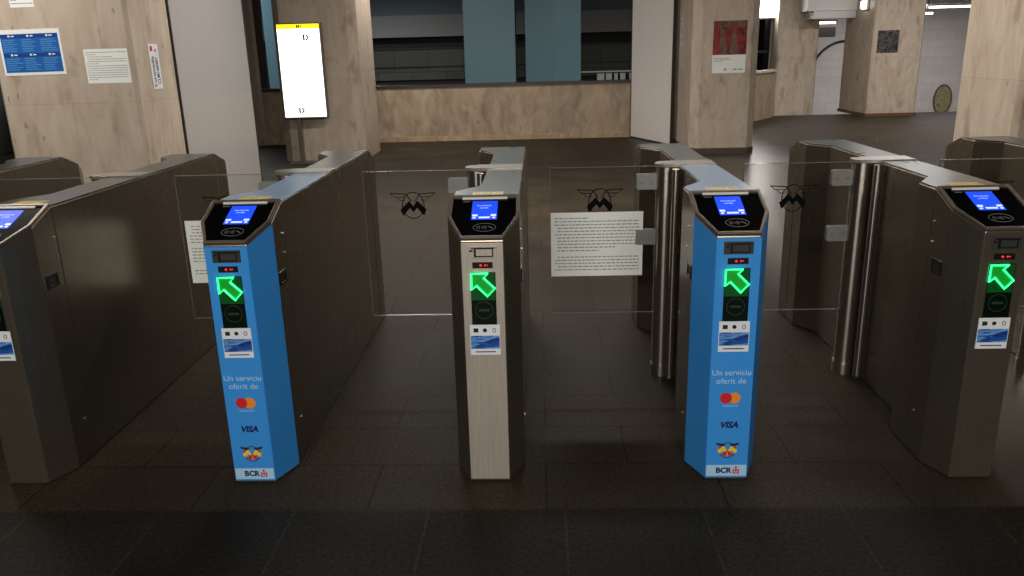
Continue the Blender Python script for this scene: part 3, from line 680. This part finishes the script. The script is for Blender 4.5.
for z, w_ in ((.2, .2), (.18, .24), (.16, .12)): q.rect(-.205, -.205+w_, z-.006, z, FRP, .002, .0026)
q.rect(-.06,-.03,.035,.06,FRP,.002,.0026).rect(.06,.11,.04,.055,FRP,.002,.0026).rect(.13,.19,.04,.055,FRP,.002,.0026)
q.build('poster_lines', M['ink'], rp)
dk = sheet('wall_poster', (7.16, 14.2998, 1.24), .42, .43, 'small dark mottled poster on the wide far pillar', 'poster', M['darkprint'])
# vertical stickers
def vsticker(loc, yaw, w, h, l1, l2, label):
    root = sheet('pillar_sticker', loc, w, h, label, 'sticker', M['sticker'], 'vertical stickers', yaw)
    FV = lambda a, b, k: (-b, -k, a)
    q = MB(); text_into(q, l1[0], w*.42, h*.05, w*.22, FV, .0026, bold=.02, align='LEFT', sx=.8).rect(h*.84, h*.95, w*.1, w*.36, FV, .002, .0026); q.build('red_letter', M['mcred'], root)
    q = MB(); text_into(q, l1[1:], w*.42, h*.14, w*.22, FV, .0026, bold=.02, align='LEFT', sx=.8); q.build('first_line', M['darkink'], root)
    q = MB(); text_into(q, l2, w*.42, h*.5, -w*.2, FV, .0026, bold=.02, sx=.62); q.build('second_line', M['darkink'], root)
vsticker((-2.898, 4.09, 1.235), math.pi/2, .16, .35, 'Euromedia', 'CLM16008V - A', 'white vertical lettered sticker on the side of the left pillar')
vsticker((2.298, 9.75, 1.48), -math.pi/2, .2, .37, 'Euromedia', 'CLM16007V - A', 'white vertical lettered sticker beside the pale panel, on the red-poster pillar')

# ------------------------------------------------------------------ light
def area(name, loc, size, energy, col=(1,.95,.88), rot=(0,0,0)):
    l = bpy.data.lights.new(name, 'AREA'); l.shape = 'RECTANGLE'; l.size, l.size_y = size; l.energy = energy; l.color = col
    o = bpy.data.objects.new(name, l); COL.objects.link(o); o.location = loc; o.rotation_euler = rot; return o
area('ceiling_lamp_front', (0, -6.2, 3.1), (5, .5), 270, rot=(math.radians(58), 0, 0))
area('left_pillar_fill', (-4.2, 2.5, 3.35), (1.6, .3), 62)  # unseen fill added to light the left pillar's front
area('right_pillar_fill', (5.0, 2.5, 3.35), (1.6, .3), 22)  # unseen fill added for the front of the right pillar
area('right_pillar_side_fill', (2.3, 3.4, 3.35), (.5, .5), 26)  # added fill, brightens the near side of the bare right pillar
area('ceiling_lamp_middle', (0.2, 5.0, 3.35), (3.5, .4), 150)
area('rear_panel_fill', (-1.8, 9.7, 3.35), (1.4, .3), 75)  # added fill for the pale panel and the parapet
area('ceiling_lamp_side', (7.5, 11.0, 3.35), (4, .5), 165, (1,.96,.92))
area('stairwell_lamp', (10, 18.5, 2.7), (5, .4), 150, (1,.97,.97))
area('hall_fill', (-6.5, 13.6, 3.35), (.5, 3), 105, (.92,.97,1))  # added fill for the teal columns, set aside from the cover reflections
area('hall_fill_far', (-5, 20, 3.35), (2, .4), 75, (.92,.97,1))  # second added fill, brightens the far hall wall
area('far_pillar_fill', (4.2, 12.6, 3.35), (.6, .6), 30, (1,.96,.92))  # added fill for the pale far pillar and low stair wall
w = bpy.data.worlds.new('world'); SC.world = w; w.use_nodes = True
w.node_tree.nodes['Background'].inputs[0].default_value = (1, .96, .92, 1); w.node_tree.nodes['Background'].inputs[1].default_value = .1

# ------------------------------------------------------------------ camera
F, PI_, YA, RO = 795.17, .2887, .0386, .0265
cam = bpy.data.cameras.new('camera'); cam.sensor_width = 36; cam.lens = F/1024*36; cam.clip_end = 100
co = bpy.data.objects.new('camera', cam); COL.objects.link(co)
R = Vector((math.cos(YA), math.sin(YA), 0)); Fh = Vector((-math.sin(YA), math.cos(YA), 0)); Z = Vector((0,0,1))
fw = math.cos(PI_)*Fh - math.sin(PI_)*Z; up = math.sin(PI_)*Fh + math.cos(PI_)*Z
R2 = math.cos(RO)*R - math.sin(RO)*up; U2 = math.sin(RO)*R + math.cos(RO)*up
mat = Matrix((R2, U2, -fw)).transposed().to_4x4(); mat.translation = Vector((.1938, -2.491, 1.4514)); co.matrix_world = mat
SC.camera = co
vs = SC.view_settings; vs.view_transform = 'Standard'; vs.look = 'None'; vs.gamma = 1; vs.exposure = .22; vs.use_curve_mapping = False
